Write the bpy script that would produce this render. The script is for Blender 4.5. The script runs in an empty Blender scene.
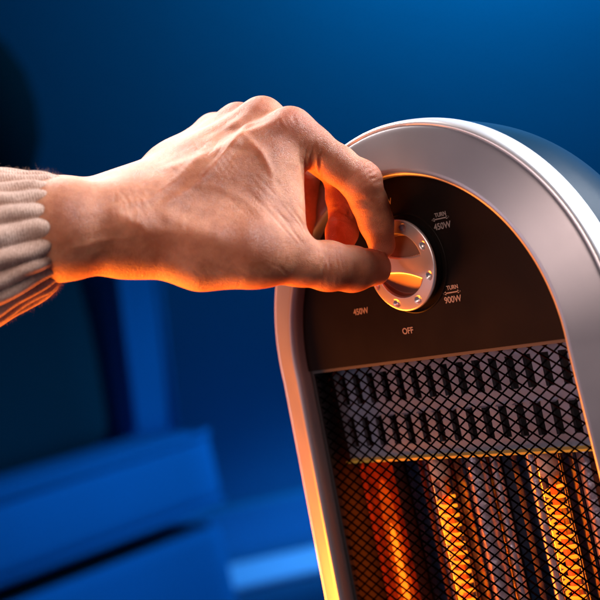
import bpy, math, random
import numpy as np
from mathutils import Matrix, Vector

random.seed(7); rng = np.random.default_rng(7)
R = math.radians
scene = bpy.context.scene
COL = scene.collection

# ------------------------------------------------------------------ camera
# heater frame: x right, y back, z up; origin = middle of the grille's top edge (mm in the fit)
Z0 = 0.722                                    # height of that edge above the floor (m)
YAW, PITCH, ROLL = R(48.58), R(1.53), R(12.38)
FPX = 1400.0                                  # focal length in pixels of the 600 px photograph
vdir = Vector((-math.sin(YAW)*math.cos(PITCH), math.cos(YAW)*math.cos(PITCH), -math.sin(PITCH)))
rt0 = Vector((math.cos(YAW), math.sin(YAW), 0)); up0 = rt0.cross(vdir)
rt = rt0*math.cos(ROLL) - up0*math.sin(ROLL)
up = rt0*math.sin(ROLL) + up0*math.cos(ROLL)
CAM = Vector((-0.07444, 0, 0.03882 + Z0)) - vdir*0.73174
cd = bpy.data.cameras.new('camera'); cam = bpy.data.objects.new('camera', cd); COL.objects.link(cam)
cam.matrix_world = Matrix(((rt.x, up.x, -vdir.x, CAM.x), (rt.y, up.y, -vdir.y, CAM.y),
                           (rt.z, up.z, -vdir.z, CAM.z), (0, 0, 0, 1)))
cd.sensor_width = 36; cd.sensor_fit = 'HORIZONTAL'; cd.lens = FPX/600*36
cd.clip_start = 0.02; cd.clip_end = 50
cd.dof.use_dof = True; cd.dof.focus_distance = 0.665; cd.dof.aperture_fstop = 9.0
scene.camera = cam

# ------------------------------------------------------------------ world and lamps
w = bpy.data.worlds.new('World'); scene.world = w; w.use_nodes = True
bg = w.node_tree.nodes['Background']; bg.inputs[0].default_value = (0.010, 0.03, 0.085, 1); bg.inputs[1].default_value = 0.35

def area(name, loc, target, size, power, color, shape='RECTANGLE', size_y=None, spread=180):
    d = bpy.data.lights.new(name, 'AREA'); d.energy = power; d.color = color
    d.shape = shape; d.size = size; d.size_y = size_y or size; d.spread = R(spread)
    o = bpy.data.objects.new(name, d); COL.objects.link(o)
    o.location = loc
    o.rotation_euler = (Vector(target) - Vector(loc)).to_track_quat('-Z', 'Y').to_euler()
    return o

def V(x, y, z): return (x, y, z + Z0)          # heater frame -> world
def at(u, v, depth):                           # pixel of the photograph at a depth (m) -> world point
    return CAM + rt*((u-300)*depth/FPX) + up*((300-v)*depth/FPX) + vdir*depth

flat = Vector((vdir.x, vdir.y, 0)).normalized()
def room(lat, dep, z): return Vector((CAM.x, CAM.y, 0)) + rt0*lat + flat*dep + Vector((0, 0, z))
area('softbox_rear', V(0.42, 0.75, 0.62), V(0, 0.02, 0.05), 0.55, 9, (0.92, 0.95, 1.0), spread=80)
area('softbox_top', V(-0.62, 0.16, 0.70), V(-0.17, -0.10, 0.05), 0.40, 3.2, (1.0, 0.86, 0.79), spread=80)
area('fill_front', V(-0.55, -1.4, 0.30), V(-.05, 0, 0), 0.8, 1.0, (1.0, 0.78, 0.84), spread=60)
area('fill_camera', CAM + up*.22 - rt*.55 - vdir*.10, at(150, 230, .64), 0.5, .62, (1.0, 0.72, 0.60), spread=45)
area('warm_lamp', at(-140, 880, 0.96), at(250, 330, 0.68), 0.26, 18, (1.0, 0.21, 0.012))
# blue lamps that wash the room behind
area('blue_wall_wash', room(1.15, 3.25, 2.35), room(.80, 3.85, 2.02), 0.5, 13, (0.0, 0.56, 1.0), spread=108)
area('blue_wall_wash', room(2.2, 3.25, 2.2), room(2.0, 3.85, 1.8), 0.5, 8.0, (0.0, 0.45, 1.0), spread=100)
area('blue_side', room(1.7, 3.35, 1.15), room(-.55, 2.90, .36), 0.4, 3.3, (0.03, 0.42, 1.0), spread=42)
area('blue_floor_fill', room(1.25, 3.35, 1.0), room(-.15, 3.64, .0), 0.2, 1.1, (0.10, 0.45, 1.0), spread=26)  # unseen light added to brighten the pale strip and the wall foot

scene.view_settings.view_transform = 'Standard'; scene.view_settings.look = 'None'
scene.view_settings.exposure = 0.0; scene.view_settings.gamma = 1.0
scene.cycles.use_denoising = True
scene.cycles.max_bounces = 8; scene.cycles.transparent_max_bounces = 12
scene.cycles.caustics_reflective = True; scene.cycles.sample_clamp_indirect = 6

# ------------------------------------------------------------------ helpers
def tag(o, label=None, cat=None, group=None, kind=None):
    if label: o['label'] = label
    if cat: o['category'] = cat
    if group: o['group'] = group
    if kind: o['kind'] = kind
    return o
def obj(name, verts, faces, mat, parent=None, smooth=True, loc=None):
    me = bpy.data.meshes.new(name)
    if isinstance(verts, np.ndarray): verts = verts.tolist()
    me.from_pydata(verts, [], faces); me.validate(); me.update()
    if smooth: me.shade_smooth()
    if mat: me.materials.append(mat)
    o = bpy.data.objects.new(name, me); COL.objects.link(o)
    if parent: o.parent = parent
    if loc is not None: o.location = loc
    return o
def sharp(o, ang=35):
    o.data.set_sharp_from_angle(angle=R(ang)); return o
def empty(name, loc, rz=0):
    o = bpy.data.objects.new(name, None); COL.objects.link(o); o.location = loc; o.rotation_euler = (0, 0, rz)
    o.empty_display_size = .05; return o
def grid_faces(nu, nv, cu=False, cv=False):
    F = []
    for i in range(nu if cu else nu-1):
        for j in range(nv if cv else nv-1):
            a = i*nv+j; b = ((i+1) % nu)*nv+j; c = ((i+1) % nu)*nv+(j+1) % nv; d = i*nv+(j+1) % nv
            F.append((a, b, c, d))
    return F
class MB:
    def __init__(s): s.v = []; s.f = []
    def add(s, v, f):
        n = len(s.v); s.v += [tuple(q) for q in v]; s.f += [tuple(i+n for i in q) for q in f]; return s
    def box(s, x0, x1, y0, y1, z0, z1):
        v = [(x, y, z) for x in (x0, x1) for y in (y0, y1) for z in (z0, z1)]
        return s.add(v, [(0, 1, 3, 2), (4, 6, 7, 5), (0, 4, 5, 1), (2, 3, 7, 6), (0, 2, 6, 4), (1, 5, 7, 3)])
    def tube(s, pts, r, n=8, cap=True):
        pts = [Vector(q) for q in pts]; rr = r if hasattr(r, '__len__') else [r]*len(pts)
        V_ = []; ref = Vector((0.13, 0.31, 0.94)).normalized(); prev = None
        for i, q in enumerate(pts):
            t = (pts[min(i+1, len(pts)-1)] - pts[max(i-1, 0)]).normalized()
            if prev is None:
                a = t.cross(ref); a = a.normalized() if a.length > 1e-3 else t.orthogonal().normalized()
            else: a = (prev - t*prev.dot(t)).normalized()
            prev = a; b = t.cross(a)
            for k in range(n):
                th = 2*math.pi*k/n; V_.append(q + (a*math.cos(th) + b*math.sin(th))*rr[i])
        F = grid_faces(len(pts), n, False, True)
        if cap: F += [tuple(range(n)), tuple((len(pts)-1)*n + k for k in range(n-1, -1, -1))]
        return s.add(V_, F)
    def build(s, name, mat, parent=None, smooth=False, loc=None): return obj(name, s.v, s.f, mat, parent, smooth, loc)
def bevel(o, wd, seg=3):
    m = o.modifiers.new('bevel', 'BEVEL'); m.width = wd; m.segments = seg; m.limit_method = 'ANGLE'; m.angle_limit = R(40)
    return o

# ------------------------------------------------------------------ materials
def mat(name, color, rough=.5, metal=0., bump=None, var=None, **kw):
    """bump=(scale, detail, strength, distance m); var=(scale, amount)"""
    m = bpy.data.materials.new(name); m.use_nodes = True; nt = m.node_tree; N = nt.nodes; Lk = nt.links
    b = N['Principled BSDF']; b.inputs['Base Color'].default_value = (*color, 1)
    b.inputs['Roughness'].default_value = rough; b.inputs['Metallic'].default_value = metal
    for k, v_ in kw.items():
        key = k.replace('_', ' ')
        b.inputs[key].default_value = v_
    tc = N.new('ShaderNodeTexCoord')
    if var:
        n = N.new('ShaderNodeTexNoise'); n.inputs['Scale'].default_value = var[0]; n.inputs['Detail'].default_value = 6
        Lk.new(tc.outputs['Object'], n.inputs['Vector'])
        mx = N.new('ShaderNodeMix'); mx.data_type = 'RGBA'
        mx.inputs[6].default_value = (*[c*(1-var[1]) for c in color], 1); mx.inputs[7].default_value = (*[min(1, c*(1+var[1])) for c in color], 1)
        Lk.new(n.outputs[0], mx.inputs[0]); Lk.new(mx.outputs[2], b.inputs['Base Color'])
        mr = N.new('ShaderNodeMapRange'); mr.inputs[3].default_value = max(.02, rough-.06); mr.inputs[4].default_value = rough+.08
        Lk.new(n.outputs[0], mr.inputs[0]); Lk.new(mr.outputs[0], b.inputs['Roughness'])
    if bump:
        n = N.new('ShaderNodeTexNoise'); n.inputs['Scale'].default_value = bump[0]; n.inputs['Detail'].default_value = bump[1]
        Lk.new(tc.outputs['Object'], n.inputs['Vector'])
        bp = N.new('ShaderNodeBump'); bp.inputs['Strength'].default_value = bump[2]; bp.inputs['Distance'].default_value = bump[3]
        Lk.new(n.outputs[0], bp.inputs['Height']); Lk.new(bp.outputs[0], b.inputs['Normal'])
    return m
def emit(name, color, strength):
    m = bpy.data.materials.new(name); m.use_nodes = True; nt = m.node_tree
    b = nt.nodes['Principled BSDF']; b.inputs['Base Color'].default_value = (*color, 1)
    b.inputs['Emission Color'].default_value = (*color, 1); b.inputs['Emission Strength'].default_value = strength
    return m

M_silver = mat('silver_paint', (.265, .265, .305), .36, .55, bump=(3000, 2, .07, .0003), var=(26, .08))
M_rim = mat('silver_rim', (.80, .80, .83), .30, .55, bump=(3000, 2, .05, .0003), var=(30, .06))
M_panel = mat('dark_panel', (.006, .004, .0036), .34, 0, Specular_IOR_Level=.055, bump=(1800, 2, .06, .0004), var=(40, .15))
M_house = mat('dark_housing', (.005, .026, .055), .34, .0, Specular_IOR_Level=.02, bump=(1500, 3, .10, .0005), var=(22, .12))  # blue reflection of the room put into the base colour
M_black = mat('black_plastic', (.008, .008, .009), .45)
M_knob = mat('satin_knob', (.52, .47, .48), .30, .75, bump=(2600, 2, .08, .0003), var=(60, .06))
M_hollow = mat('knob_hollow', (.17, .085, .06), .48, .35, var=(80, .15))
M_text = mat('panel_print', (.19, .15, .14), .7)
M_wire = mat('dark_wire', (.012, .009, .008), .36, 1.0, Specular_Tint=(.13, .08, .06, 1), var=(90, .3))
M_plate = mat('slotted_steel', (.21, .235, .32), .32, .65, bump=(160, 4, .10, .002), var=(35, .15))
M_refl = mat('polished_reflector', (.34, .29, .31), .15, 1.0, bump=(60, 3, .06, .003), var=(30, .1))
M_wing = mat('darkened_reflector_wing', (.06, .045, .045), .22, 1.0, bump=(60, 3, .08, .003), var=(30, .1))  # near black: shade beside the tube put into the metal colour
M_rib = mat('pale_streak_rib', (.46, .40, .46), .30, .8, bump=(140, 4, .35, .003), var=(45, .25))
M_coil = emit('glowing_coil', (1.0, .31, .012), 1.5)
M_core = emit('glowing_core', (1.0, .085, .004), .8)
M_coillit = mat('coil_lit_edge', (.80, .56, .08), .35, .6, var=(60, .15))  # yellow stands for the coils' light on the plate lip
M_ceramic = mat('ceramic', (.55, .42, .38), .5, var=(60, .2))

def glass_mat():
    m = bpy.data.materials.new('quartz_glass'); m.use_nodes = True; nt = m.node_tree; N = nt.nodes
    N.remove(N['Principled BSDF']); out = N['Material Output']
    tr = N.new('ShaderNodeBsdfTransparent'); tr.inputs[0].default_value = (1, .90, .86, 1)
    gl = N.new('ShaderNodeBsdfGlossy'); gl.inputs['Roughness'].default_value = .06
    fr = N.new('ShaderNodeFresnel'); fr.inputs[0].default_value = 1.18
    mx = N.new('ShaderNodeMixShader'); nt.links.new(fr.outputs[0], mx.inputs[0])
    nt.links.new(tr.outputs[0], mx.inputs[1]); nt.links.new(gl.outputs[0], mx.inputs[2]); nt.links.new(mx.outputs[0], out.inputs[0])
    return m
M_glass = glass_mat()
def glow_shell_mat(name='reflected_glow_outer', col=(1, .035, .002, 1), e0=.3, e1=1.1, fac=.26):
    m = bpy.data.materials.new(name); m.use_nodes = True; nt = m.node_tree; N = nt.nodes
    N.remove(N['Principled BSDF']); out = N['Material Output']
    tr = N.new('ShaderNodeBsdfTransparent'); tr.inputs[0].default_value = (1, .80, .70, 1)
    em = N.new('ShaderNodeEmission'); em.inputs[0].default_value = col
    tc = N.new('ShaderNodeTexCoord'); n = N.new('ShaderNodeTexNoise'); n.inputs['Scale'].default_value = 130; n.inputs['Detail'].default_value = 4
    nt.links.new(tc.outputs['Object'], n.inputs['Vector'])
    mr = N.new('ShaderNodeMapRange'); mr.inputs[1].default_value = .3; mr.inputs[2].default_value = .7; mr.inputs[3].default_value = e0; mr.inputs[4].default_value = e1
    nt.links.new(n.outputs[0], mr.inputs[0]); nt.links.new(mr.outputs[0], em.inputs[1])
    mx = N.new('ShaderNodeMixShader'); mx.inputs[0].default_value = fac
    nt.links.new(tr.outputs[0], mx.inputs[1]); nt.links.new(em.outputs[0], mx.inputs[2]); nt.links.new(mx.outputs[0], out.inputs[0])
    return m
M_glow_outer = glow_shell_mat()
M_glow_inner = glow_shell_mat('reflected_glow_inner', (1, .13, .006, 1), .8, 2.4, .32)
M_glow_rod = emit('reflected_glow_rod', (1.0, .25, .012), 4.0)

def skin_mat():
    m = bpy.data.materials.new('skin'); m.use_nodes = True; nt = m.node_tree; N = nt.nodes; L = nt.links
    b = N['Principled BSDF']; tc = N.new('ShaderNodeTexCoord')
    def noise(sc, det, rough=.55):
        n = N.new('ShaderNodeTexNoise'); n.inputs['Scale'].default_value = sc; n.inputs['Detail'].default_value = det
        n.inputs['Roughness'].default_value = rough; L.new(tc.outputs['Object'], n.inputs['Vector']); return n
    n1 = noise(38, 5); n2 = noise(240, 4, .65)
    r1 = N.new('ShaderNodeValToRGB'); r1.color_ramp.elements[0].position = .32; r1.color_ramp.elements[1].position = .70
    r1.color_ramp.elements[0].color = (.38, .118, .055, 1); r1.color_ramp.elements[1].color = (.64, .275, .155, 1)
    L.new(n1.outputs[0], r1.inputs[0])
    mx = N.new('ShaderNodeMix'); mx.data_type = 'RGBA'; mx.blend_type = 'MULTIPLY'; mx.inputs[0].default_value = .55
    r2 = N.new('ShaderNodeValToRGB'); r2.color_ramp.elements[0].position = .3; r2.color_ramp.elements[0].color = (.62, .50, .46, 1); r2.color_ramp.elements[1].position = .62
    L.new(n2.outputs[0], r2.inputs[0]); L.new(r1.outputs[0], mx.inputs[6]); L.new(r2.outputs[0], mx.inputs[7])
    at_ = N.new('ShaderNodeAttribute'); at_.attribute_name = 'flush'
    m2 = N.new('ShaderNodeMix'); m2.data_type = 'RGBA'; m2.inputs[7].default_value = (.50, .15, .10, 1)
    L.new(at_.outputs['Fac'], m2.inputs[0]); L.new(mx.outputs[2], m2.inputs[6])
    L.new(m2.outputs[2], b.inputs['Base Color'])
    b.inputs['Subsurface Weight'].default_value = .55; b.inputs['Subsurface Radius'].default_value = (1.0, .28, .12)
    b.inputs['Subsurface Scale'].default_value = .0075
    rr = N.new('ShaderNodeMapRange'); rr.inputs[3].default_value = .38; rr.inputs[4].default_value = .58
    L.new(n2.outputs[0], rr.inputs[0]); L.new(rr.outputs[0], b.inputs['Roughness'])
    b.inputs['Specular IOR Level'].default_value = .28
    # skin relief: fine crossing lines and pores
    mp = N.new('ShaderNodeMapping'); mp.inputs['Rotation'].default_value = (.3, .2, .8); mp.inputs['Scale'].default_value = (900, 2000, 1300)
    L.new(tc.outputs['Object'], mp.inputs['Vector'])
    vo = N.new('ShaderNodeTexVoronoi'); vo.feature = 'DISTANCE_TO_EDGE'; vo.inputs['Scale'].default_value = 1.0
    L.new(mp.outputs[0], vo.inputs['Vector'])
    vr = N.new('ShaderNodeMapRange'); vr.inputs[2].default_value = .22; L.new(vo.outputs['Distance'], vr.inputs[0])
    n3 = noise(420, 5, .7)
    ad = N.new('ShaderNodeMath'); ad.operation = 'MULTIPLY_ADD'; ad.inputs[1].default_value = .45; L.new(vr.outputs[0], ad.inputs[0]); L.new(n3.outputs[0], ad.inputs[2])
    bp = N.new('ShaderNodeBump'); bp.inputs['Strength'].default_value = .40; bp.inputs['Distance'].default_value = .0007
    L.new(ad.outputs[0], bp.inputs['Height']); L.new(bp.outputs[0], b.inputs['Normal'])
    return m
M_skin = skin_mat()
M_nail = mat('nail', (.55, .30, .25), .28, var=(200, .08))
M_hair = mat('arm_hair', (.16, .09, .05), .5)

def knit_mat():
    m = bpy.data.materials.new('knit_wool'); m.use_nodes = True; nt = m.node_tree; N = nt.nodes; L = nt.links
    b = N['Principled BSDF']; uv = N.new('ShaderNodeUVMap'); uv.uv_map = 'UVMap'; tc = N.new('ShaderNodeTexCoord')
    n = N.new('ShaderNodeTexNoise'); n.inputs['Scale'].default_value = 900; n.inputs['Detail'].default_value = 6; n.inputs['Roughness'].default_value = .7
    L.new(tc.outputs['Object'], n.inputs['Vector'])
    # stitch rows: V-shaped loops from two slanted waves in the UV (u round the cuff, v along it)
    sx = N.new('ShaderNodeSeparateXYZ'); L.new(uv.outputs[0], sx.inputs[0])
    def M(op, a, b_=None):
        q = N.new('ShaderNodeMath'); q.operation = op
        for i, t in enumerate((a, b_)):
            if t is None: continue
            if isinstance(t, (int, float)): q.inputs[i].default_value = t
            else: L.new(t, q.inputs[i])
        return q.outputs[0]
    fx = M('PINGPONG', sx.outputs[0], .5)             # one rib = one unit of u
    ph = M('ADD', M('MULTIPLY', sx.outputs[1], 1.0), M('MULTIPLY', fx, 1.6))
    ph = M('ADD', ph, M('MULTIPLY', n.outputs[0], 1.5))
    st = M('SINE', M('MULTIPLY', ph, 6.2832))
    h = M('ADD', M('MULTIPLY', st, .5), M('MULTIPLY', n.outputs[0], 1.3))
    bp = N.new('ShaderNodeBump'); bp.inputs['Strength'].default_value = .60; bp.inputs['Distance'].default_value = .0008
    L.new(h, bp.inputs['Height']); L.new(bp.outputs[0], b.inputs['Normal'])
    cr = N.new('ShaderNodeValToRGB'); cr.color_ramp.elements[0].position = .30; cr.color_ramp.elements[1].position = .72
    cr.color_ramp.elements[0].color = (.44, .265, .205, 1); cr.color_ramp.elements[1].color = (.80, .55, .44, 1)
    L.new(n.outputs[0], cr.inputs[0]); L.new(cr.outputs[0], b.inputs['Base Color'])
    b.inputs['Roughness'].default_value = .95; b.inputs['Sheen Weight'].default_value = .15; b.inputs['Specular IOR Level'].default_value = .1
    return m
M_knit = knit_mat()
M_fuzz = mat('wool_fibre', (.50, .34, .26), .9)
M_wall = mat('plaster_wall', (.015, .20, .40), .85, bump=(30, 6, .3, .004), var=(1.3, .10))
M_skirt = mat('painted_skirting', (.03, .28, .55), .5, var=(5, .08))
M_floor = mat('floor_boards', (.02, .10, .20), .45, bump=(12, 4, .1, .003), var=(4, .2))
M_litstrip = mat('pale_lit_strip', (.42, .62, .92), .95, bump=(300, 4, .6, .004), var=(20, .08))
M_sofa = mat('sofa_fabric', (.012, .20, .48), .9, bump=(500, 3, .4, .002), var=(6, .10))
M_sofashade = mat('shaded_backrest_fabric', (.003, .028, .040), .95, bump=(500, 3, .4, .002), var=(6, .15))  # darker copy of the sofa fabric: backrest shade put into the colour
M_shade = mat('dark_shade', (.015, .016, .03), .9, var=(12, .2))
M_metal = mat('dark_metal', (.03, .03, .035), .4, .7)
M_wood = mat('table_wood', (.20, .10, .05), .45, bump=(90, 6, .2, .001), var=(14, .3))

# ------------------------------------------------------------------ room: built in the frame of the view's own level axes
# lat = metres to the right, dep = metres away from the camera, z = height above the floor
RZ = math.atan2(rt0.y, rt0.x)
room_o = room(0, 0, 0)
def in_room(o):
    o.location = room_o; o.rotation_euler = (0, 0, RZ); return o
WD = 3.85
tag(in_room(MB().box(-4, 4, -2.2, WD, -.05, 0).build('floor', M_floor)), kind='structure')
tag(in_room(MB().box(-4, 4, WD, WD+.1, 0, 2.7).build('wall', M_wall)), kind='structure')
sk = in_room(MB().box(-4, 4, WD-.02, WD-.002, 0, .155).add([(-4, WD-.02, .155), (-4, WD-.002, .165), (4, WD-.002, .165), (4, WD-.02, .155)], [(0, 1, 2, 3)]).build('skirting_board', M_skirt))
tag(sk, 'tall painted skirting board along the foot of the blue wall', 'skirting')

def pad(name, sx, sy, sz, m, parent, loc, rz=0, r=.04, puff=.02, n=14):
    """soft cushion: a rounded block whose faces bulge"""
    vs = []; fs = []; ix = {}
    g = np.linspace(-1, 1, n)
    g = np.sign(g)*np.abs(g)**.8
    def vid(p):
        k = tuple(np.round(p, 5))
        if k not in ix:
            q = np.array(p); h = np.array((sx, sy, sz))/2; c = np.clip(q*h, -(h-r), h-r); d = q*h - c; l = np.linalg.norm(d)
            q2 = c + (d/l*r if l > 1e-9 else 0)
            b = np.array([(1-q[1]**2)*(1-q[2]**2)*q[0], (1-q[0]**2)*(1-q[2]**2)*q[1], (1-q[0]**2)*(1-q[1]**2)*q[2]])
            ix[k] = len(vs); vs.append(tuple(q2 + b*puff))
        return ix[k]
    for ax in range(3):
        for sg in (-1, 1):
            for i in range(n-1):
                for j in range(n-1):
                    q = []
                    for a, b in ((g[i], g[j]), (g[i+1], g[j]), (g[i+1], g[j+1]), (g[i], g[j+1])):
                        p = [0, 0, 0]; p[ax] = sg; p[(ax+1) % 3] = a; p[(ax+2) % 3] = b; q.append(vid(p))
                    fs.append(tuple(q if sg > 0 else q[::-1]))
    o = obj(name, vs, fs, m, parent, True, loc); o.rotation_euler = (0, 0, rz); return o

# sofa: its front edge runs away to the right
A = np.array((-.677, 2.83)); B = np.array((-.300, 3.205)); e = (B-A)/np.linalg.norm(B-A)
ang = math.atan2(e[1], e[0])
sofa = empty('sofa', room(B[0], B[1], 0), RZ + ang)      # local x along the front edge to its right end, y to the back
tag(sofa, 'blue upholstered sofa with piped seat cushion, blurred behind the hand and cuff', 'sofa')
SL = 1.5
zt = .452
XE = .055
cu = pad('seat_cushion', SL, .30, .18, M_sofa, sofa, (XE-SL/2, .15, zt-.09), r=.040, puff=.012, n=26)
for zz, yy in ((zt-.012, -.003), (zt-.172, -.003)):
    MB().tube([(XE-SL+.03, yy, zz), (XE-.05, yy, zz), (XE-.035, yy+.004, zz), (XE-.014, yy+.014, zz), (XE-.004, yy+.035, zz), (XE+.001, .08, zz), (XE+.001, .26, zz)], .009, 8).build('piping', M_sofa, cu, True, (SL/2-XE, -.15, -(zt-.09)))
MB().box(-SL, XE-.05, .03, .5, .0, .235).build('plinth', M_metal, sofa)
pad('base', SL-.02, .50, .218, M_sofa, sofa, (XE-.01-SL/2, .262, .120), r=.025, puff=.004, n=22)
bk = pad('backrest', 1.2, .14, .56, M_sofashade, sofa, (-.62, .34, zt+.275), r=.05, puff=.03, n=18)
pn = pad('back_side_panel', .165, .20, .56, M_sofa, sofa, (.125, .36, zt+.25), r=.035, puff=.006); pn.rotation_euler = (0, R(8), 0)
for xx in (-.062, .058):
    MB().tube([(xx, -.102, -.25), (xx, -.102, .25)], .010, 8).build('piping', M_sofa, pn, True)

floor_strip = in_room(MB().box(-.62, 1.8, 3.50, 3.80, .002, .016).build('lit_floor_strip', M_litstrip))  # raised pale strip: light on the floor put into shape and colour
tag(bevel(floor_strip, .004), 'narrow pale strip standing in for lit floor along the foot of the wall', 'floor_strip')

# floor lamp put in for the soft wall shadow at the left edge
fl = empty('wall_shadow_form', room(-.735, 3.66, 0)); tag(fl, 'dark round lamp standing in for a soft shadow at the left edge above the cuff', 'silhouette')
def lathe(prof, n=40):
    v = [(r*math.cos(2*math.pi*k/n), r*math.sin(2*math.pi*k/n), z) for k in range(n) for r, z in prof]
    return v, grid_faces(n, len(prof), True, False)
obj('shade', *lathe([(.03, 1.56), (.08, 1.55), (.13, 1.50), (.165, 1.42), (.175, 1.33), (.165, 1.24), (.13, 1.16), (.08, 1.11), (.03, 1.10)]), M_shade, fl)
obj('stand', *lathe([(.001, 1.12), (.012, 1.12), (.012, .03), (.02, .025), (.13, .02), (.14, .0)]), M_metal, fl)

# low table under the heater
HB = .302                                    # heater foot below the grille's top edge
tb = empty('coffee_table', (-.02, .03, 0)); tag(tb, 'low wooden table the heater stands on', 'table')
tz = Z0-HB
bevel(MB().box(-.24, .24, -.16, .22, tz-.03, tz).build('table_top', M_wood, tb), .004)
for sx_ in (-.21, .21):
    for sy_ in (-.13, .19):
        MB().tube([(sx_, sy_, 0), (sx_*.97, sy_, tz-.029)], [.013, .018], 14).build('leg', M_wood, tb, True)

# ------------------------------------------------------------------ heater
H = empty('electric_heater', (0, 0, Z0-HB))
tag(H, 'arched silver electric heater with dark dial panel and glowing coils behind wire mesh', 'heater')
W = .0886; DEL = .041
HL = (0, 0, HB)
def path(off, zend=-.285, na=120, ns=24):
    r = W+off; P = []
    for k in range(na+1):
        a = -DEL + (math.pi+2*DEL)*k/na; P.append((r*math.cos(a), r*math.sin(a)))
    x0, z0 = P[0]; s = (z0-zend)/math.cos(DEL)
    right = [(x0 + math.sin(DEL)*s*t, z0 - math.cos(DEL)*s*t) for t in [1-k/ns for k in range(ns)]]
    left = [(-x, z) for x, z in right][::-1]
    return right + P + left
def sweep(name, prof, m, parent=H, closed=False, zend=-.285, loc=HL, smooth=True):
    cols = [path(o_, zend) for o_, y_ in prof]; n = len(cols[0])
    v = [(cols[j][i][0], prof[j][1], cols[j][i][1]) for i in range(n) for j in range(len(prof))]
    f = grid_faces(n, len(prof), False, closed)
    return obj(name, v, f, m, parent, smooth, loc)
mm = .001
def cur(pts, n=6):
    """Catmull-Rom through profile points given in mm"""
    P = [np.array(q, float) for q in pts]; out = []
    for i in range(len(P)-1):
        p0 = P[max(i-1, 0)]; p1 = P[i]; p2 = P[i+1]; p3 = P[min(i+2, len(P)-1)]
        for k in range(n):
            t = k/n; out.append(.5*((2*p1)+(p2-p0)*t+(2*p0-5*p1+4*p2-p3)*t*t+(-p0+3*p1-3*p2+p3)*t**3))
    out.append(P[-1]); return [(q[0]*mm, q[1]*mm) for q in out]
# front bezel: inner wall, rounded crest, outward slope
fr = sweep('bezel', cur([(0, 14), (0, 8), (.1, 3.6), (.9, 1.3), (2.2, .25), (3.6, .3), (5.4, 1.0), (12, 4.0), (18, 6.8), (22.7, 9.2), (23.6, 10.8)]), M_silver)
sweep('outer_rim', cur([(23.3, 10.2), (24.2, 9.7), (25.2, 10.2), (26.0, 12), (26.2, 16), (26.0, 21), (25.2, 23.5), (23, 24)]), M_rim)
hs = cur([(23.6, 22), (23.5, 30), (22.5, 42), (19.5, 56), (14, 68), (5, 77), (-8, 82)])
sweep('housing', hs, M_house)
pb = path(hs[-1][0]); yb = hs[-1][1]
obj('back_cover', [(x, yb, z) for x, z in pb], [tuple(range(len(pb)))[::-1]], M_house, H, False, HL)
# base
def oval(a, b, z, n=64, p=2.6):
    return [(a*abs(math.cos(t))**(2/p)*math.copysign(1, math.cos(t)), .036 + b*abs(math.sin(t))**(2/p)*math.copysign(1, math.sin(t)), z) for t in [2*math.pi*k/n for k in range(n)]]
v = oval(.150, .085, 0)+oval(.152, .087, .006)+oval(.146, .081, .016)+oval(.120, .05, .0185)
obj('foot', v, [(i*64+j, i*64+(j+1) % 64, (i+1)*64+(j+1) % 64, (i+1)*64+j) for i in range(3) for j in range(64)] + [tuple(range(63, -1, -1)), tuple(range(192, 256))], M_black, H)
MB().box(-.098, .098, .004, .018, -.286, -.262).build('bottom_rail', M_silver, H, False, HL)

# control panel
PY = .0075
arc = [((W+.0006)*math.cos(a), (W+.0006)*math.sin(a)) for a in [math.pi*k/96 for k in range(97)]]
v = [(x, PY, z) for x, z in arc]+[(x, PY+.003, z) for x, z in arc]
n = len(arc)
pan = obj('control_panel', v, [tuple(range(n))[::-1]] + [(i, (i+1) % n, n+(i+1) % n, n+i) for i in range(n)][::1], M_panel, H, False, HL)

def on_plane(u, v_, y):                       # pixel -> point of the heater plane at depth y (heater frame)
    d = (rt*((u-300)/FPX) + up*((300-v_)/FPX) + vdir); t = (y - CAM.y)/d.y
    q = CAM + d*t; return Vector((q.x, y, q.z - Z0))
def text(body, u, v_, hgt, track=1.0):
    c = bpy.data.curves.new('lettering', 'FONT'); c.body = body; c.size = hgt/.70; c.extrude = .00006
    c.align_x = 'CENTER'; c.align_y = 'CENTER'; c.space_character = track; c.offset = .00008
    to = bpy.data.objects.new('tmp', c); COL.objects.link(to)
    me = bpy.data.meshes.new_from_object(to.evaluated_get(bpy.context.evaluated_depsgraph_get()))
    bpy.data.objects.remove(to)
    me.materials.clear(); me.materials.append(M_text); me.name = 'lettering'
    o = bpy.data.objects.new('lettering', me); COL.objects.link(o); o.parent = pan
    q = on_plane(u, v_, PY); o.location = (q.x, PY-.0001, q.z); o.rotation_euler = (R(90), 0, 0)
    return o
text('OFF', 408, 331, .0030)
text('450W', 361, 311.5, .0030)
text('450W', 442.5, 226, .0030); text('TURN', 440.5, 214.5, .0019)
text('900W', 453, 299.5, .0030); text('TURN', 452.5, 287.3, .0019)
text('900W', 384, 203, .0030)
for (u0, v0, u1, v1) in ((432, 220.4, 449, 217), (443.5, 293.8, 460.5, 290.5)):
    a = on_plane(u0, v0, PY); b = on_plane(u1, v1, PY)
    m_ = MB().box(a.x, b.x, PY-.00016, PY-.00004, a.z-.0003, a.z+.0003)
    for xx, s in ((a.x, 1), (b.x, -1)):
        m_.add([(xx-s*.0002, PY-.00016, a.z), (xx+s*.0018, PY-.00016, a.z+.0009), (xx+s*.0018, PY-.00016, a.z-.0009)], [(0, 1, 2)])
    m_.build('arrow', M_text, pan)

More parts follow.
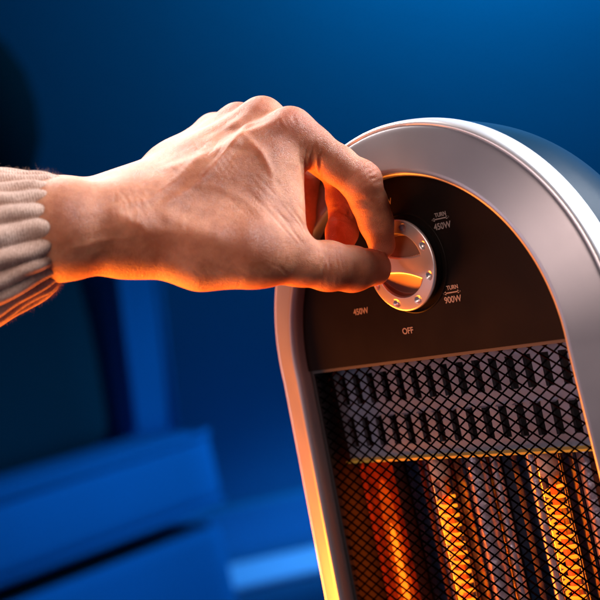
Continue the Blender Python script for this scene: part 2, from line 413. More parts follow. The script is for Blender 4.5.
# knob: a satin disc with ring dimples, two scooped hollows and the grip bar between them
KX, KZ, KR = .0013, .0462, .0225
KF = .0
na, nr = 180, 84
vs = []
bar = R(-10)
for i in range(nr+1):
    rr = KR*(i/nr)
    for k in range(na):
        a = 2*math.pi*k/na; x, z = rr*math.cos(a), rr*math.sin(a)
        y = KF + .0009*(rr/KR)**4 + (.0006*max(0, (rr-KR*.965)/(KR*.035))**2)
        xb = x*math.cos(bar)+z*math.sin(bar); zb = -x*math.sin(bar)+z*math.cos(bar)
        hw = .0034 + 11*xb*xb
        din = min(.0156-rr, abs(zb)-hw)                       # >0 inside a hollow
        t = min(1, max(0, (din+.0003)/.0016)); y += .0044*t*t*(3-2*t)*(.16+.84*min(1, max(0, abs(zb)-hw)/.0105))
        for q in range(8):
            aq = 2*math.pi*(q+.5)/8; dx, dz = x-.0191*math.cos(aq), z-.0191*math.sin(aq)
            dd = math.hypot(dx, dz)
            if dd < .00175: y += .0011*(1-(dd/.00175)**2)**.5
        vs.append((x, y, z))
fs = [(i*na+k, (i+1)*na+k, (i+1)*na+(k+1) % na, i*na+(k+1) % na) for i in range(nr) for k in range(na)]
b0 = nr*na
for yy, rr in ((KF+.0022, KR*.995), (KF+.0027, KR*.96), (PY+.001, KR*.93)):
    s = len(vs)
    vs += [(rr*math.cos(2*math.pi*k/na), yy, rr*math.sin(2*math.pi*k/na)) for k in range(na)]
    fs += [(b0+k, s+k, s+(k+1) % na, b0+(k+1) % na) for k in range(na)]; b0 = s
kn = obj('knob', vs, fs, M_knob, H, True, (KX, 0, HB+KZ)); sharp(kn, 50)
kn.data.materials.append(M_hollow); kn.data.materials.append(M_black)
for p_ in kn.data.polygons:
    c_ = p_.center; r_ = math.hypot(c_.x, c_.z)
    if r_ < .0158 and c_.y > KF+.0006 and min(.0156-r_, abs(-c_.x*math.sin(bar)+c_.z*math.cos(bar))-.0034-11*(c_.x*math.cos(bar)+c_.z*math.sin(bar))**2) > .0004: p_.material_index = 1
    elif c_.y > KF+.0023 and r_ > KR*.9: p_.material_index = 2
# shallow raised collar round the knob
pr = [(.0236, PY+.001), (.0237, PY-.0006), (.0240, PY-.0009), (.0245, PY-.0007), (.0250, PY+.001)]
v = [(r_*math.cos(2*math.pi*k/96), y_, r_*math.sin(2*math.pi*k/96)) for k in range(96) for r_, y_ in pr]
obj('collar', v, grid_faces(96, len(pr), True, False), M_panel, H, True, (KX, 0, HB+KZ))

# inner shell (black), slotted plate, lip
def side_x(z, off=0): return W+off - z*math.tan(DEL)
ZB = -.262
m_ = MB()
for s in (-1, 1):
    m_.add([(s*side_x(0, .001), .012, 0), (s*side_x(ZB, .001), .012, ZB), (s*side_x(ZB, .001), .074, ZB), (s*side_x(0, .001), .074, 0)], [(0, 1, 2, 3)])
m_.add([(-side_x(0), .012, .0005), (side_x(0), .012, .0005), (side_x(0), .074, .0005), (-side_x(0), .074, .0005)], [(0, 1, 2, 3)])
m_.add([(-side_x(0), .0745, 0), (side_x(0), .0745, 0), (side_x(ZB), .0745, ZB), (-side_x(ZB), .0745, ZB)], [(0, 1, 2, 3)])
m_.build('inner_shell', M_black, H, False, HL)

def slotted(name, y, z_top, z_bot, rows, xs, sw, parent):
    """sheet with real slots: cells round every slot, each slot with turned edges"""
    X = [-side_x(0)+.002]
    for x in xs: X += [x-sw/2, x+sw/2]
    X.append(side_x(0)-.001)
    Z = [z_top]
    for a, b in rows: Z += [a, b]
    Z.append(z_bot)
    mb = MB(); holes = []
    for j in range(len(Z)-1):
        for i in range(len(X)-1):
            if i % 2 == 1 and j % 2 == 1: holes.append((X[i], X[i+1], Z[j], Z[j+1])); continue
            mb.add([(X[i], y, Z[j]), (X[i], y, Z[j+1]), (X[i+1], y, Z[j+1]), (X[i+1], y, Z[j])], [(0, 1, 2, 3)])
    for (x0, x1, z0, z1) in holes:               # turned-in edges of the slot
        d = .0022
        mb.add([(x0, y, z0), (x1, y, z0), (x1, y, z1), (x0, y, z1), (x0, y+d, z0), (x1, y+d, z0), (x1, y+d, z1), (x0, y+d, z1)],
               [(0, 1, 5, 4), (1, 2, 6, 5), (2, 3, 7, 6), (3, 0, 4, 7)])
    return mb.build(name, M_plate, parent, False, HL), holes
PLY = .022
xs = [-.080 + .0107*k for k in range(16)]
plate, holes = slotted('slotted_plate', PLY, -.001, -.0515, [(-.0065, -.0225), (-.0295, -.0455)], xs, .0050, H)
m_ = MB()
for (x0, x1, z0, z1) in holes:                   # small rain lips over the lower row
    if z0 < -.025: m_.add([(x0-.0004, PLY-.0002, z0+.0004), (x1+.0004, PLY-.0002, z0+.0004), (x1, PLY-.0022, z0-.0002), (x0, PLY-.0022, z0-.0002)], [(0, 1, 2, 3)])
m_.build('slot_lips', M_plate, plate)
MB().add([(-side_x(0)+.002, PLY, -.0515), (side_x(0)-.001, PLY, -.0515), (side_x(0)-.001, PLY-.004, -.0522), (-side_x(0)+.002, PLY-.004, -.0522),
          (side_x(0)-.001, PLY-.004, -.0534), (-side_x(0)+.002, PLY-.004, -.0534)], [(0, 1, 2, 3), (3, 2, 4, 5)]).build('plate_lip', M_coillit, H, False, HL)

# reflector troughs and tubes
TX = []
TY = .034
for (u, v_) in ((455, 540), (560, 520)):
    q = on_plane(u, v_, TY); TX.append(q.x)
print('tube x', TX)
def trough(xa, xb, xc, name, wall):
    P_ = [(xa, .0225)]
    if wall:                                    # flange, concave side wall, fluted floor behind the tube
        P_ += [(xc-.0475, .0235), (xc-.0462, .0248)]
        Wg = [(xc-.0462+.0074*t+.0022*t*t, .0248+.027*t) for t in np.linspace(0, 1, 12)]
        obj('reflector_wing', [(x, y, z) for z in np.linspace(-.0535, ZB, 8) for x, y in Wg], grid_faces(8, 12), M_wing, H, True, HL)
        P_ = [(Wg[-1][0]-.002, Wg[-1][1]+.0006)]
    else: P_ = [(xa+.0006, .0500)]
    x0 = P_[-1][0]+.002; x1 = xc+.024; nf = 6
    for k in range(nf*6+1):
        t = k/(nf*6); P_.append((x0+(x1-x0)*t, .0515 + .0030*abs(math.sin(math.pi*nf*t)) - .005*(2*t-1)**2))
    P_ += [(xb+.0005, .0502)] if wall else [(x1+.003+.006*t, .045-.021*t) for t in (.1, .4, .7, 1)] + [(max(x1+.0105, xb-.001), .0228), (xb+.0005, .0222)]
    nx = len(P_); v = [(x, y, z) for z in np.linspace(-.0535, ZB, 8) for x, y in P_]
    return sharp(obj(name, v, grid_faces(8, nx), M_refl, H, True, HL), 40)
xm = (TX[0]+TX[1])/2
trough(-side_x(0)+.003, xm, TX[0], 'reflector', True); trough(xm, side_x(0)-.001, TX[1], 'reflector', False)
for x, w_, yy in ((TX[0]-.0165, .0040, .046), (TX[1]-.0175, .0042, .045), (TX[0]+.0165, .0062, .045), (TX[0]+.0275, .0030, .047), (TX[1]+.0165, .0060, .045)):
    v = [(x+w_*math.cos(t), yy-w_*.9*math.sin(t), z) for z in np.linspace(-.054, ZB, 40) for t in np.linspace(0, math.pi, 13)]
    obj('streak_rib', v, grid_faces(40, 13), M_rib, H, True, HL)  # ribs added, in paler metal, to give the reflected streaks
TX.append(on_plane(394, 550, TY).x)
for i, x in enumerate(TX):
    th = empty('heating_tube', HL); th.parent = H
    if i == 2:                                    # added tube standing in for the coil's reflection: nested glowing shells
        MB().tube([(x, TY, -.0535), (x, TY, -.059), (x, TY, ZB)], [.0050, .0088, .0088], 28).build('quartz_tube', M_glow_outer, th, True)
        MB().tube([(x, TY, -.060), (x, TY, -.075), (x, TY, -.10), (x, TY, ZB+.004)], [.0010, .0026, .0040, .0045], 16).build('glow_rod', M_glow_rod, th, True)
        MB().tube([(x, TY, -.0585), (x, TY, -.072), (x, TY, -.095), (x, TY, ZB+.003)], [.0020, .0045, .0060, .0064], 20).build('glow_inner', M_glow_inner, th, True)
        continue
    ztop = -.077 + .004*i; zbt = ZB+.01
    o = MB().tube([(x, TY, -.0515), (x, TY, -.058), (x, TY, -.0581), (x, TY, ZB)], .0062, 24).build('quartz_tube', M_glass, th, True)
    MB().tube([(x, TY, -.0525), (x, TY, -.0655), (x, TY, -.068)], [.0056, .0056, .0040], 20).build('end_cap', M_ceramic, th, False)
    pts = []; pitch = .0050; turns = (ztop-zbt)/pitch; ns = int(turns*14)
    for k in range(ns+1):
        a = 2*math.pi*turns*k/ns
        pts.append((x+.0046*math.cos(a), TY+.0046*math.sin(a), ztop-(ztop-zbt)*k/ns))
    MB().tube(pts, .00088, 7).build('coil', M_coil, th, True)
    MB().tube([(x, TY, ztop+.001), (x, TY, zbt)], .0016, 10).build('glow_core', M_core, th, True)
    MB().tube([(x, TY, -.0575), (x, TY, ztop)], .0016, 8).build('lead_wire', M_ceramic, th, True)

# wire mesh: diamonds of flat strands
GY = .0095
LW, SW = .0088, .0056                           # long and short way of one diamond
m_ = MB()
sl = SW/LW
zt_, zb_ = -.0004, ZB
for fam in (1, -1):
    c = zb_ - sl*.12
    while c < zt_ + sl*.12:
        # line z = c + fam*sl*x, clipped to the opening
        a = -side_x(-.13)-.003; b = side_x(-.13)+.003
        def zz(x): return c + fam*sl*x
        pts_ = []
        for k in range(121):
            x = a + (b-a)*k/120; z = zz(x)
            if zb_ <= z <= zt_ and abs(x) < side_x(z)-.0004: pts_.append((x, z))
        if len(pts_) > 1:
            (x0, z0), (x1, z1) = pts_[0], pts_[-1]
            tx, tz_ = 1/math.hypot(1, sl), fam*sl/math.hypot(1, sl); nx_, nz_ = -tz_, tx; hw = .00027; d = .0010; tw = .00016
            oy = .0003*fam
            q = []
            for (x, z) in ((x0, z0), (x1, z1)):
                q += [(x+nx_*hw, GY+oy-tw, z+nz_*hw), (x-nx_*hw, GY+oy+tw, z-nz_*hw), (x-nx_*hw, GY+oy+d, z-nz_*hw), (x+nx_*hw, GY+oy+d, z+nz_*hw)]
            m_.add(q, [(0, 1, 5, 4), (1, 2, 6, 5), (2, 3, 7, 6), (3, 0, 4, 7), (0, 3, 2, 1), (4, 5, 6, 7)])
        c += SW
tag(m_.build('wire_mesh', M_wire, H, False, HL), kind='stuff')
m_ = MB()
for s in (-1, 1):
    for (za, zb2) in ((0, ZB),):
        v = [(s*side_x(za, -.0030), GY-.0012, za), (s*side_x(za, .0005), GY-.0012, za), (s*side_x(zb2, .0005), GY-.0012, zb2), (s*side_x(zb2, -.0030), GY-.0012, zb2),
             (s*side_x(za, -.0030), GY+.002, za), (s*side_x(zb2, -.0030), GY+.002, zb2)]
        m_.add(v, [(0, 1, 2, 3), (0, 3, 5, 4)])
m_.add([(-W, GY-.0013, -.0001), (W, GY-.0013, -.0001), (W, GY-.0013, -.0016), (-W, GY-.0013, -.0016)], [(0, 1, 2, 3)])
m_.build('mesh_border', M_black, H, False, HL)

# ------------------------------------------------------------------ the hand: blended round cones in the camera's metric axes, meshed as one surface
def HP(u, v_, d): return np.array(((u-300)*d/FPX, (300-v_)*d/FPX, d), np.float32)      # mm
h = 0.64
lo = np.array((-185., -6., 575.), np.float32); hi = np.array((60., 100., 752.), np.float32)
dims = np.ceil((hi-lo)/h).astype(int)+1
ax = [lo[i] + h*np.arange(dims[i], dtype=np.float32) for i in range(3)]
BIG = 60.
def new(): return np.full(dims, BIG, np.float32)
def win(pts, mar):
    mn = np.min(pts, 0)-mar; mx = np.max(pts, 0)+mar
    s = [slice(max(0, int((mn[i]-lo[i])/h)), max(1, min(dims[i], int((mx[i]-lo[i])/h)+2))) for i in range(3)]
    return tuple(s), (ax[0][s[0]][:, None, None], ax[1][s[1]][None, :, None], ax[2][s[2]][None, None, :])
def smin(a, b, k):
    t = np.clip(.5+.5*(b-a)/k, 0, 1); return b*(1-t)+a*t - k*t*(1-t)
def cone(F, a, b, ra, rb, k):
    s, (X, Y, Z) = win([a, b], max(ra, rb)+k+6)
    ab = b-a; L2 = float(ab@ab)+1e-9
    t = np.clip(((X-a[0])*ab[0]+(Y-a[1])*ab[1]+(Z-a[2])*ab[2])/L2, 0, 1)
    d = np.sqrt((X-a[0]-t*ab[0])**2+(Y-a[1]-t*ab[1])**2+(Z-a[2]-t*ab[2])**2) - (ra+(rb-ra)*t)
    F[s] = smin(F[s], d, k)
def chain(F, pts, k):
    for (p, q) in zip(pts[:-1], pts[1:]): cone(F, HP(*p[:3]), HP(*q[:3]), p[3], q[3], k)
def tri(F, a, b, c, r, k):
    s, (X, Y, Z) = win([a, b, c], r+k+6)
    P = np.stack(np.broadcast_arrays(X, Y, Z), -1)
    n = np.cross(b-a, c-a); n /= np.linalg.norm(n)
    def edge(p, q):
        e_ = q-p; t = np.clip(((P-p)@e_)/(e_@e_), 0, 1); return (((P-p-t[..., None]*e_)**2).sum(-1))
    ins = np.ones(P.shape[:-1], bool)
    for p, q in ((a, b), (b, c), (c, a)): ins &= ((P-p)@np.cross(n, q-p)) >= 0
    d2 = np.minimum(np.minimum(edge(a, b), edge(b, c)), edge(c, a))
    d = np.sqrt(np.where(ins, ((P-a)@n)**2, d2)) - r
    F[s] = smin(F[s], d.astype(np.float32), k)

palm = new()
# forearm and wrist
chain(palm, [(-110, 240, 600, 22), (60, 230, 612, 20.5), (125, 228, 622, 18.5), (165, 232, 622, 15.5)], 10)
chain(palm, [(-110, 236, 632, 22), (60, 222, 640, 19), (125, 216, 648, 17)], 10)
# metacarpals
chain(palm, [(125, 226, 628, 18), (205, 190, 640, 14.5), (291, 131, 648, 9.3)], 10)
chain(palm, [(130, 214, 640, 16.5), (200, 168, 656, 12.5), (262, 119.5, 668, 9.0)], 13)
chain(palm, [(130, 212, 650, 16), (188, 168, 672, 11.5), (238, 123.5, 688, 8.4)], 13)
chain(palm, [(128, 212, 658, 15), (172, 172, 685, 11), (214, 131, 703, 8.0)], 13)
# heel of the hand and thumb base
chain(palm, [(135, 238, 622, 15), (200, 254, 620, 13.8), (243, 255, 619, 12.6)], 10)
tri(palm, HP(150, 224, 630), HP(283, 165, 646), HP(288, 240, 629), 8.6, 16)
tri(palm, HP(175, 215, 627), HP(262, 170, 638), HP(255, 235, 624), 9.0, 16)
tri(palm, HP(150, 205, 646), HP(258, 126, 668), HP(238, 130, 686), 7.6, 10)
tri(palm, HP(145, 208, 655), HP(236, 131, 688), HP(214, 138, 702), 7.2, 10)
tri(palm, HP(150, 205, 640), HP(286, 138, 649), HP(260, 127, 668), 7.6, 10)
tri(palm, HP(160, 222, 655), HP(255, 150, 690), HP(240, 200, 690), 9.0, 12)
# knuckle heads, tendons, veins
cone(palm, HP(291, 128, 645), HP(284, 132, 645), 8.2, 7.5, 6)
cone(palm, HP(263, 115, 664), HP(256, 120, 664), 7.6, 7.0, 4)
cone(palm, HP(238, 119, 684), HP(232, 123, 684), 7.0, 6.5, 4)
chain(palm, [(170, 176, 629.5, 1.9), (205, 166, 629.5, 1.9), (240, 143, 634, 1.9), (282, 124, 638, 2.0)], 5)
chain(palm, [(150, 180, 634, 1.4), (196, 158, 640, 1.6), (236, 130, 651, 1.6), (256, 114, 658, 1.8)], 5)
chain(palm, [(178, 222, 614, .8), (196, 204, 619.5, 1.2), (216, 176, 624.5, 1.4), (236, 147, 632, 1.5), (247, 128, 643, 1.3)], 3.5)
chain(palm, [(236, 147, 632, 1.4), (250, 149, 631, 1.3), (266, 158, 633, 1.0), (278, 170, 636, .7)], 3.5)
chain(palm, [(206, 190, 622, 1.0), (228, 196, 622.5, 1.1), (250, 208, 621.5, .9)], 3.5)
chain(palm, [(186, 170, 640, 1.2), (208, 150, 646, 1.3), (226, 130, 656, 1.3)], 3.5)
chain(palm, [(118, 222, 604, 1.0), (165, 228, 608, 1.0), (215, 240, 607.5, 1.0)], 10)     # thumb tendon
# thumb
th = new()
chain(th, [(205, 253, 620, 13.6), (243, 255, 619, 12.6), (262, 258, 622, 12.0), (300, 262, 632, 10.2), (328, 266, 641, 10.7), (352, 269, 651, 9.9), (374, 268.5, 662, 8.2)], 5)
cone(th, HP(368, 262, 660), HP(380, 265, 668), 5.5, 4.6, 4)          # pad
# fingers
ix = new()
chain(ix, [(288, 133, 648, 9.2), (312, 146, 650, 8.9), (338, 165, 652, 8.6), (360, 182, 655, 8.8), (369, 202, 659, 8.1), (376, 222, 663, 7.7), (382, 245, 670, 6.5)], 4)
cone(ix, HP(364, 180, 654), HP(361, 177, 653), 8.3, 8.0, 3)
mf = new()
chain(mf, [(262, 121, 668, 9.0), (300, 143, 678, 8.6), (339, 172, 690, 8.6), (340, 182, 691, 7.4), (342, 197, 692, 8.0), (343, 213, 692, 6.9), (344, 217, 691, 6.9), (342, 232, 688, 8.0), (338, 250, 682, 6.6)], 2)
rf = new()
chain(rf, [(238, 125, 688, 8.4), (270, 148, 702, 8.1), (304, 176, 714, 8.0), (304, 196, 717, 7.4), (302, 216, 716, 7.3), (298, 246, 708, 6.2)], 3)
pf = new()
chain(pf, [(214, 133, 703, 8.0), (240, 152, 716, 7.4), (270, 176, 728, 7.2), (272, 196, 731, 6.6), (272, 212, 731, 6.5), (272, 236, 722, 5.6)], 3)
F = palm
for g, k in ((th, 7), (ix, 6), (mf, 6), (rf, 5), (pf, 5)):
    F = smin(F, g, k) if g is th else np.minimum(smin(palm, g, k), F)
F = np.minimum(F, smin(palm, th, 7))
# creases
def folds(F, c, dirn, lam, s, amp, sh=0):
    c = HP(*c); sl_, (X, Y, Z) = win([c], 3*s)
    d = np.array(dirn, float); d /= np.linalg.norm(d)
    r2 = (X-c[0])**2+(Y-c[1])**2+(Z-c[2])**2
    q = ((X-c[0])*d[0]+(Y-c[1])*d[1]+(Z-c[2])*d[2])
    F[sl_] += (amp*np.exp(-r2/(2*s*s))*np.cos(2*math.pi*(q/lam+sh + .12*np.sin((X+Y+Z)*.9)))**7).astype(np.float32)
folds(F, (313, 158, 641), (.97, -.05, 0), 4.8, 5.0, .55)
folds(F, (366, 176, 649), (.5, -.8, 0), 3.0, 4.2, .45)
folds(F, (330, 266, 631), (1, .1, 0), 3.4, 5.0, .40)
folds(F, (343, 214, 684), (0, 1, 0), 9, 4.0, 1.3)
folds(F, (366, 203, 650), (.3, 1, 0), 6, 3.5, .5)
folds(F, (128, 200, 608), (1, .35, 0), 4.6, 6.0, .22)
folds(F, (222, 165, 626), (.8, .6, 0), 2.6, 5.0, .22)

def surface_nets(D):
    S = D < 0
    nx, ny, nz = D.shape
    cnt = np.zeros((nx-1, ny-1, nz-1), np.int8)
    for i in (0, 1):
        for j in (0, 1):
            for k in (0, 1): cnt += S[i:nx-1+i, j:ny-1+j, k:nz-1+k]
    act = np.argwhere((cnt > 0) & (cnt < 8))
    idx = np.full((nx-1, ny-1, nz-1), -1, np.int32); idx[tuple(act.T)] = np.arange(len(act))
    acc = np.zeros((len(act), 3)); n_ = np.zeros(len(act))
    cs = [(i, j, k) for i in (0, 1) for j in (0, 1) for k in (0, 1)]
    for p in cs:
        for q in cs:
            dd = np.array(q)-np.array(p)
            if dd.sum() != 1 or dd.min() < 0: continue
            a = D[tuple((act+p).T)]; b = D[tuple((act+q).T)]; m = (a < 0) != (b < 0)
            t = np.where(m, a/np.where(m, a-b, 1), 0)
            acc[m] += (np.array(p)+t[:, None]*dd)[m]; n_[m] += 1
    P = act + acc/n_[:, None]
    faces = []
    for ax_ in range(3):
        sl0 = [slice(1, -1)]*3; sl0[ax_] = slice(0, -1); sl1 = [slice(1, -1)]*3; sl1[ax_] = slice(1, None)
        a = S[tuple(sl0)]; b = S[tuple(sl1)]
        w_ = np.argwhere(a != b); flip = a[tuple(w_.T)]
        off = np.array([1, 1, 1]); off[ax_] = 0; w_ = w_+off
        u_, v2 = (ax_+1) % 3, (ax_+2) % 3
        e1 = np.zeros(3, int); e1[u_] = 1; e2 = np.zeros(3, int); e2[v2] = 1
        q = np.stack([idx[tuple((w_-e1-e2).T)], idx[tuple((w_-e2).T)], idx[tuple(w_.T)], idx[tuple((w_-e1).T)]], 1)
        q[~flip] = q[~flip][:, ::-1]
        faces.append(q)
    return P, np.concatenate(faces)
P, Q = surface_nets(F)
Pm = lo + P*h
# relax the vertices a little
deg = np.zeros(len(Pm)); 
E_ = np.concatenate([Q[:, [0, 1]], Q[:, [1, 2]], Q[:, [2, 3]], Q[:, [3, 0]]]); E_ = np.concatenate([E_, E_[:, ::-1]])
deg = np.bincount(E_[:, 0], minlength=len(Pm))
for it in range(2):
    acc = np.stack([np.bincount(E_[:, 0], Pm[E_[:, 1], c], minlength=len(Pm)) for c in range(3)], 1)
    Pm = Pm*.5 + .5*acc/deg[:, None]
# veins, tendons and skin lines: traced as lines on the side of the hand that shows, raised or sunk along the normal
def vert_normals(P, Q):
    fn = np.cross(P[Q[:, 2]]-P[Q[:, 0]], P[Q[:, 3]]-P[Q[:, 1]])
    n = np.stack([sum(np.bincount(Q[:, k], fn[:, c], minlength=len(P)) for k in range(4)) for c in range(3)], 1)
    return n/np.maximum(np.linalg.norm(n, axis=1), 1e-9)[:, None]
VN = vert_normals(Pm, Q)
if (VN*(Pm-Pm.mean(0))).sum(1).mean() < 0: VN = -VN
uvp = np.stack([300+FPX*Pm[:, 0]/Pm[:, 2], 300-FPX*Pm[:, 1]/Pm[:, 2]], 1)
face = np.clip(-VN[:, 2]*2.2+.35, 0, 1)
disp = np.zeros(len(Pm))
def line(pts, amp, wid, zmax=665):
    """pts in photo pixels, amp and wid in mm; fades out at both ends"""
    pts = np.array(pts, float); seg = np.hypot(*np.diff(pts, axis=0).T); tot = seg.sum(); d0 = np.full(len(Pm), 1e9); par = np.zeros(len(Pm)); acc_ = 0
    mn, mx = pts.min(0)-25, pts.max(0)+25; sel_ = np.where(((uvp > mn) & (uvp < mx)).all(1) & (Pm[:, 2] < zmax))[0]
    for a_, b_, L_ in zip(pts[:-1], pts[1:], seg):
        q = uvp[sel_]-a_; e_ = (b_-a_)/L_; t = np.clip(q@e_, 0, L_); d = np.hypot(*(q-t[:, None]*e_).T)
        m = d < d0[sel_]; ii = sel_[m]; d0[ii] = d[m]; par[ii] = (acc_+t[m])/tot; acc_ += L_
    dm = d0[sel_]/2.15
    disp[sel_] += amp*np.exp(-(dm/wid)**2)*np.sin(np.pi*np.clip(par[sel_]*.94+.03, 0, 1))**.6*face[sel_]
# veins and tendons
line([(158, 208), (185, 193), (201, 180), (222, 157), (242, 133), (258, 121)], .95, 1.9)
line([(242, 134), (252, 142), (262, 153), (270, 168), (274, 186)], .70, 1.5)
line([(196, 184), (218, 187), (240, 198), (262, 216), (280, 232)], .32, 2.0)
line([(116, 212), (138, 224), (158, 243), (182, 252)], .60, 2.6)
line([(84, 214), (120, 206), (150, 199), (176, 180), (206, 148), (222, 126)], .50, 1.8)
line([(70, 250), (100, 240), (130, 238)], .45, 1.8)
# hollows beside them
line([(150, 212), (165, 222), (182, 226)], -1.1, 4.5)
line([(212, 132), (226, 130), (236, 127)], -.55, 2.2)
line([(262, 138), (270, 148), (274, 160)], -.55, 3.0)
# skin lines
rl = np.random.default_rng(3)
def bunch(p0, p1, q0, q1, n_, amp, wid, jit=1.2):
    """n_ short lines whose ends run from p0..p1 (start) and q0..q1 (end)"""
    for k in range(n_):
        t = (k+.5)/n_ + rl.normal()*.02; a_ = np.array(p0)*(1-t)+np.array(p1)*t; b_ = np.array(q0)*(1-t)+np.array(q1)*t
        a_ = a_+rl.normal(size=2)*jit; b_ = b_+rl.normal(size=2)*jit; m_ = (a_+b_)/2+rl.normal(size=2)*jit*1.3
        line([a_, m_, b_], -amp*rl.uniform(.6, 1.25), wid)
bunch((299, 140), (322, 150), (300, 180), (324, 184), 6, .42, .62)
bunch((362, 168), (376, 186), (372, 163), (386, 184), 6, .32, .55)
bunch((314, 244), (342, 248), (316, 262), (344, 268), 7, .30, .55)
bunch((262, 206), (300, 205), (296, 246), (318, 240), 7, .26, .6)
bunch((108, 184), (146, 180), (120, 240), (158, 208), 7, .12, .8, 4.0)
bunch((370, 222), (372, 230), (388, 218), (391, 226), 3, .24, .5)
bunch((276, 116), (300, 112), (284, 128), (304, 124), 6, .22, .6)
bunch((200, 150), (232, 178), (214, 136), (246, 160), 8, .14, .55)
bunch((150, 165), (196, 132), (172, 186), (214, 152), 9, .13, .6)
bunch((225, 200), (262, 165), (252, 226), (288, 190), 10, .12, .6)
bunch((180, 262), (280, 262), (196, 276), (296, 276), 12, .16, .6)
Pm = Pm + VN*disp[:, None]
flush = np.zeros(len(Pm))
for (c, s, a) in (((291, 122, 642), 8, .55), ((262, 110, 662), 6, .4), ((238, 114, 680), 6, .35), ((368, 174, 650), 7, .4), ((386, 262, 665), 9, .5), ((330, 262, 632), 8, .2)):
    flush += a*np.exp(-((Pm-HP(*c))**2).sum(1)/(2*s*s))
def cam2world(Pm):
    p = Pm/1000.
    return np.outer(p[:, 0], rt)+np.outer(p[:, 1], up)+np.outer(p[:, 2], vdir)+np.array(CAM)
base = np.array(at(-20, 240, .62))
PW = cam2world(Pm)-base
person = obj('person', PW, Q.tolist(), M_skin, None, True, tuple(base))
at_ = person.data.attributes.new('flush', 'FLOAT', 'POINT'); at_.data.foreach_set('value', np.clip(flush, 0, 1).astype(np.float32))
tag(person, 'hand in a ribbed beige knit cuff pinching and turning the round heater knob', 'person')
print('hand verts', len(PW))

# ------------------------------------------------------------------ knitted cuff (child of the person)
def sleeve():
    nrib = 25; nu = nrib*14; 
    # stations along the arm: pixel x, centre y, half height px, depth of the axis mm, half depth mm
    st = [(54, 232, 44, 628, 29), (59.5, 232, 50, 627.5, 31), (59, 233, 56, 627, 34), (50, 235, 62, 626, 37), (36, 238, 67.5, 625, 40), (18, 243, 73, 623.5, 43), (0, 248, 80, 622, 46), (-30, 255, 88, 619, 50), (-70, 262, 94, 616, 53), (-140, 272, 100, 610, 55)]
    st = np.array(st, float); t = np.linspace(0, len(st)-1, 90)
    S_ = np.stack([np.interp(t, np.arange(len(st)), st[:, c]) for c in range(5)], 1)
    kr = np.array([1, 4, 6, 4, 1.])/16                     # smooth the station curve
    for _ in range(6):
        pad_ = np.concatenate([S_[:1]*1, S_[:1], S_, S_[-1:], S_[-1:]]); S_ = sum(kr[i]*pad_[i:i+len(S_)] for i in range(5))
    vs = []; uv = []
    ln = np.concatenate([[0], np.cumsum(np.hypot(np.diff(S_[:, 0]), np.diff(S_[:, 2])))])
    for i, (ux, cy, hh, dp, hd) in enumerate(S_):
        q = dp/FPX; depth_amt = min(1, .03+i/26)
        for k in range(nu+1):
            a = 2*math.pi*k/nu; ph = a*nrib/(2*math.pi)
            ph += .10*math.sin(3*a+i*.05)
            rib = abs(math.cos(math.pi*ph))**.75
            wob = 1 + .012*math.sin(5*a+i*.13) + .010*math.sin(11*a-i*.21)
            rad = wob*(1 - .068*depth_amt*(1-rib))
            end = .6*rib*max(0, 1-i/14)                    # ribs end in soft lobes
            ca, sa = math.cos(a), math.sin(a); yy = hh*q*math.copysign(abs(ca)**.90, ca)*rad; zz_ = hd*math.copysign(abs(sa)**.95, sa)*rad
            x = (ux-300)*(dp+zz_)/FPX + end*.5 + .4*math.sin(7*a)*max(0, 1-i/20) - .02*(hh*q)*(1-math.cos(2*a))*0
            tilt = -.10*yy if i < 200 else 0                # the cuff end leans
            vs.append((x + tilt*0, (300-cy)*q + yy, dp + zz_)); uv.append((ph, ln[i]/3.1))
    n_ = nu+1
    f = [(i*n_+k, i*n_+k+1, (i+1)*n_+k+1, (i+1)*n_+k) for i in range(len(S_)-1) for k in range(nu)]
    # inner lining turned back into the cuff
    s = len(vs); ring = [np.array(vs[k]) for k in range(n_)]; c = np.mean(ring[:-1], 0)
    for (sc_, dx) in ((.93, -1.5), (.90, -6), (.92, -22)):
        for k in range(n_):
            p_ = c + (ring[k]-c)*sc_; p_[0] = ring[k][0]*.5 + c[0]*.5 + dx; vs.append(tuple(p_)); uv.append(uv[k])
    f += [(k+1, k, s+k, s+k+1) for k in range(nu)]
    for j in range(2): f += [(s+j*n_+k+1, s+j*n_+k, s+(j+1)*n_+k, s+(j+1)*n_+k+1) for k in range(nu)]
    return np.array(vs), f, uv
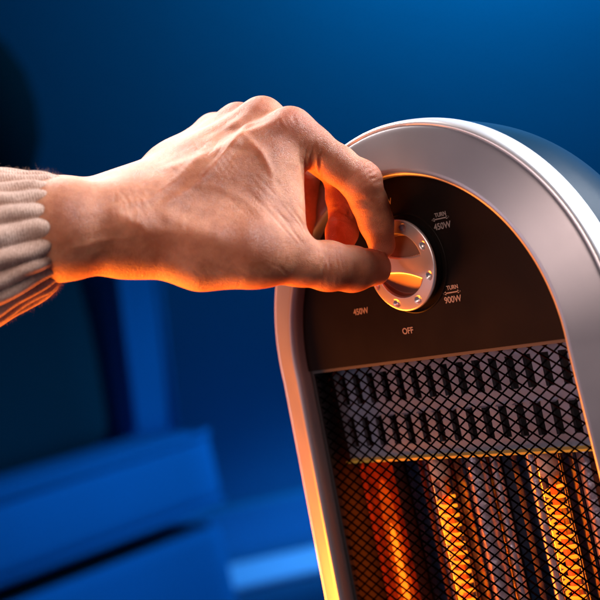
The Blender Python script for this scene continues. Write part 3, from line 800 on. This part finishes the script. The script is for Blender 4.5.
sv, sf, suv = sleeve()
SWd = cam2world(sv)
sl_o = obj('sweater_cuff', SWd-base, sf, M_knit, person, True)
uvl = sl_o.data.uv_layers.new(name='UVMap')
li = np.empty(len(sl_o.data.loops), np.int32); sl_o.data.loops.foreach_get('vertex_index', li)
uvl.data.foreach_set('uv', np.array(suv, np.float32)[li].ravel())
# loose wool fibres
def fibres(P0, N0, n_, lmin, lmax, wd, name, m, parent, lay=.5, drift=(0, 0, 0)):
    v = []; f = []
    for i in rng.choice(len(P0), n_):
        p_ = P0[i]; nn = N0[i]; d = rng.normal(size=3); d = nn*(1-lay)+lay*d/np.linalg.norm(d)+np.array(drift); d /= np.linalg.norm(d)
        L_ = rng.uniform(lmin, lmax); b_ = rng.normal(size=3)*.5; s_ = np.cross(d, rng.normal(size=3)); s_ /= np.linalg.norm(s_); s0 = len(v)
        for k in range(4):
            t = k/3; q = p_ + (d*t + b_*t*t*.6)*L_; ww = wd*(1-.7*t); v += [tuple(q-s_*ww), tuple(q+s_*ww)]
        f += [(s0+2*k, s0+2*k+1, s0+2*k+3, s0+2*k+2) for k in range(3)]
    o = obj(name, v, f, m, parent, True); tag(o, kind='stuff'); return o
def vnorm(o):
    a = np.empty(len(o.data.vertices)*3, np.float32); o.data.vertices.foreach_get('normal', a); b = np.empty_like(a); o.data.vertices.foreach_get('co', b)
    return b.reshape(-1, 3), a.reshape(-1, 3)
p0, n0 = vnorm(sl_o)
sel = (sv[:, 0] > -170)
fibres(p0[sel], n0[sel]*np.sign(np.einsum('ij,ij->i', n0[sel], p0[sel]-p0[sel].mean(0)))[:, None], 9000, .0008, .0028, .00003, 'wool_fuzz', M_fuzz, sl_o, lay=.75)

# fine hair on the forearm and wrist
p1, n1 = vnorm(person)
selh = (Pm[:, 0] > -125) & (Pm[:, 0] < -70) & (n1 @ np.array(up) > .05)
fibres(p1[selh], n1[selh], 800, .002, .006, .00003, 'arm_hair', M_hair, person, lay=.35, drift=tuple(np.array(rt)*1.3))
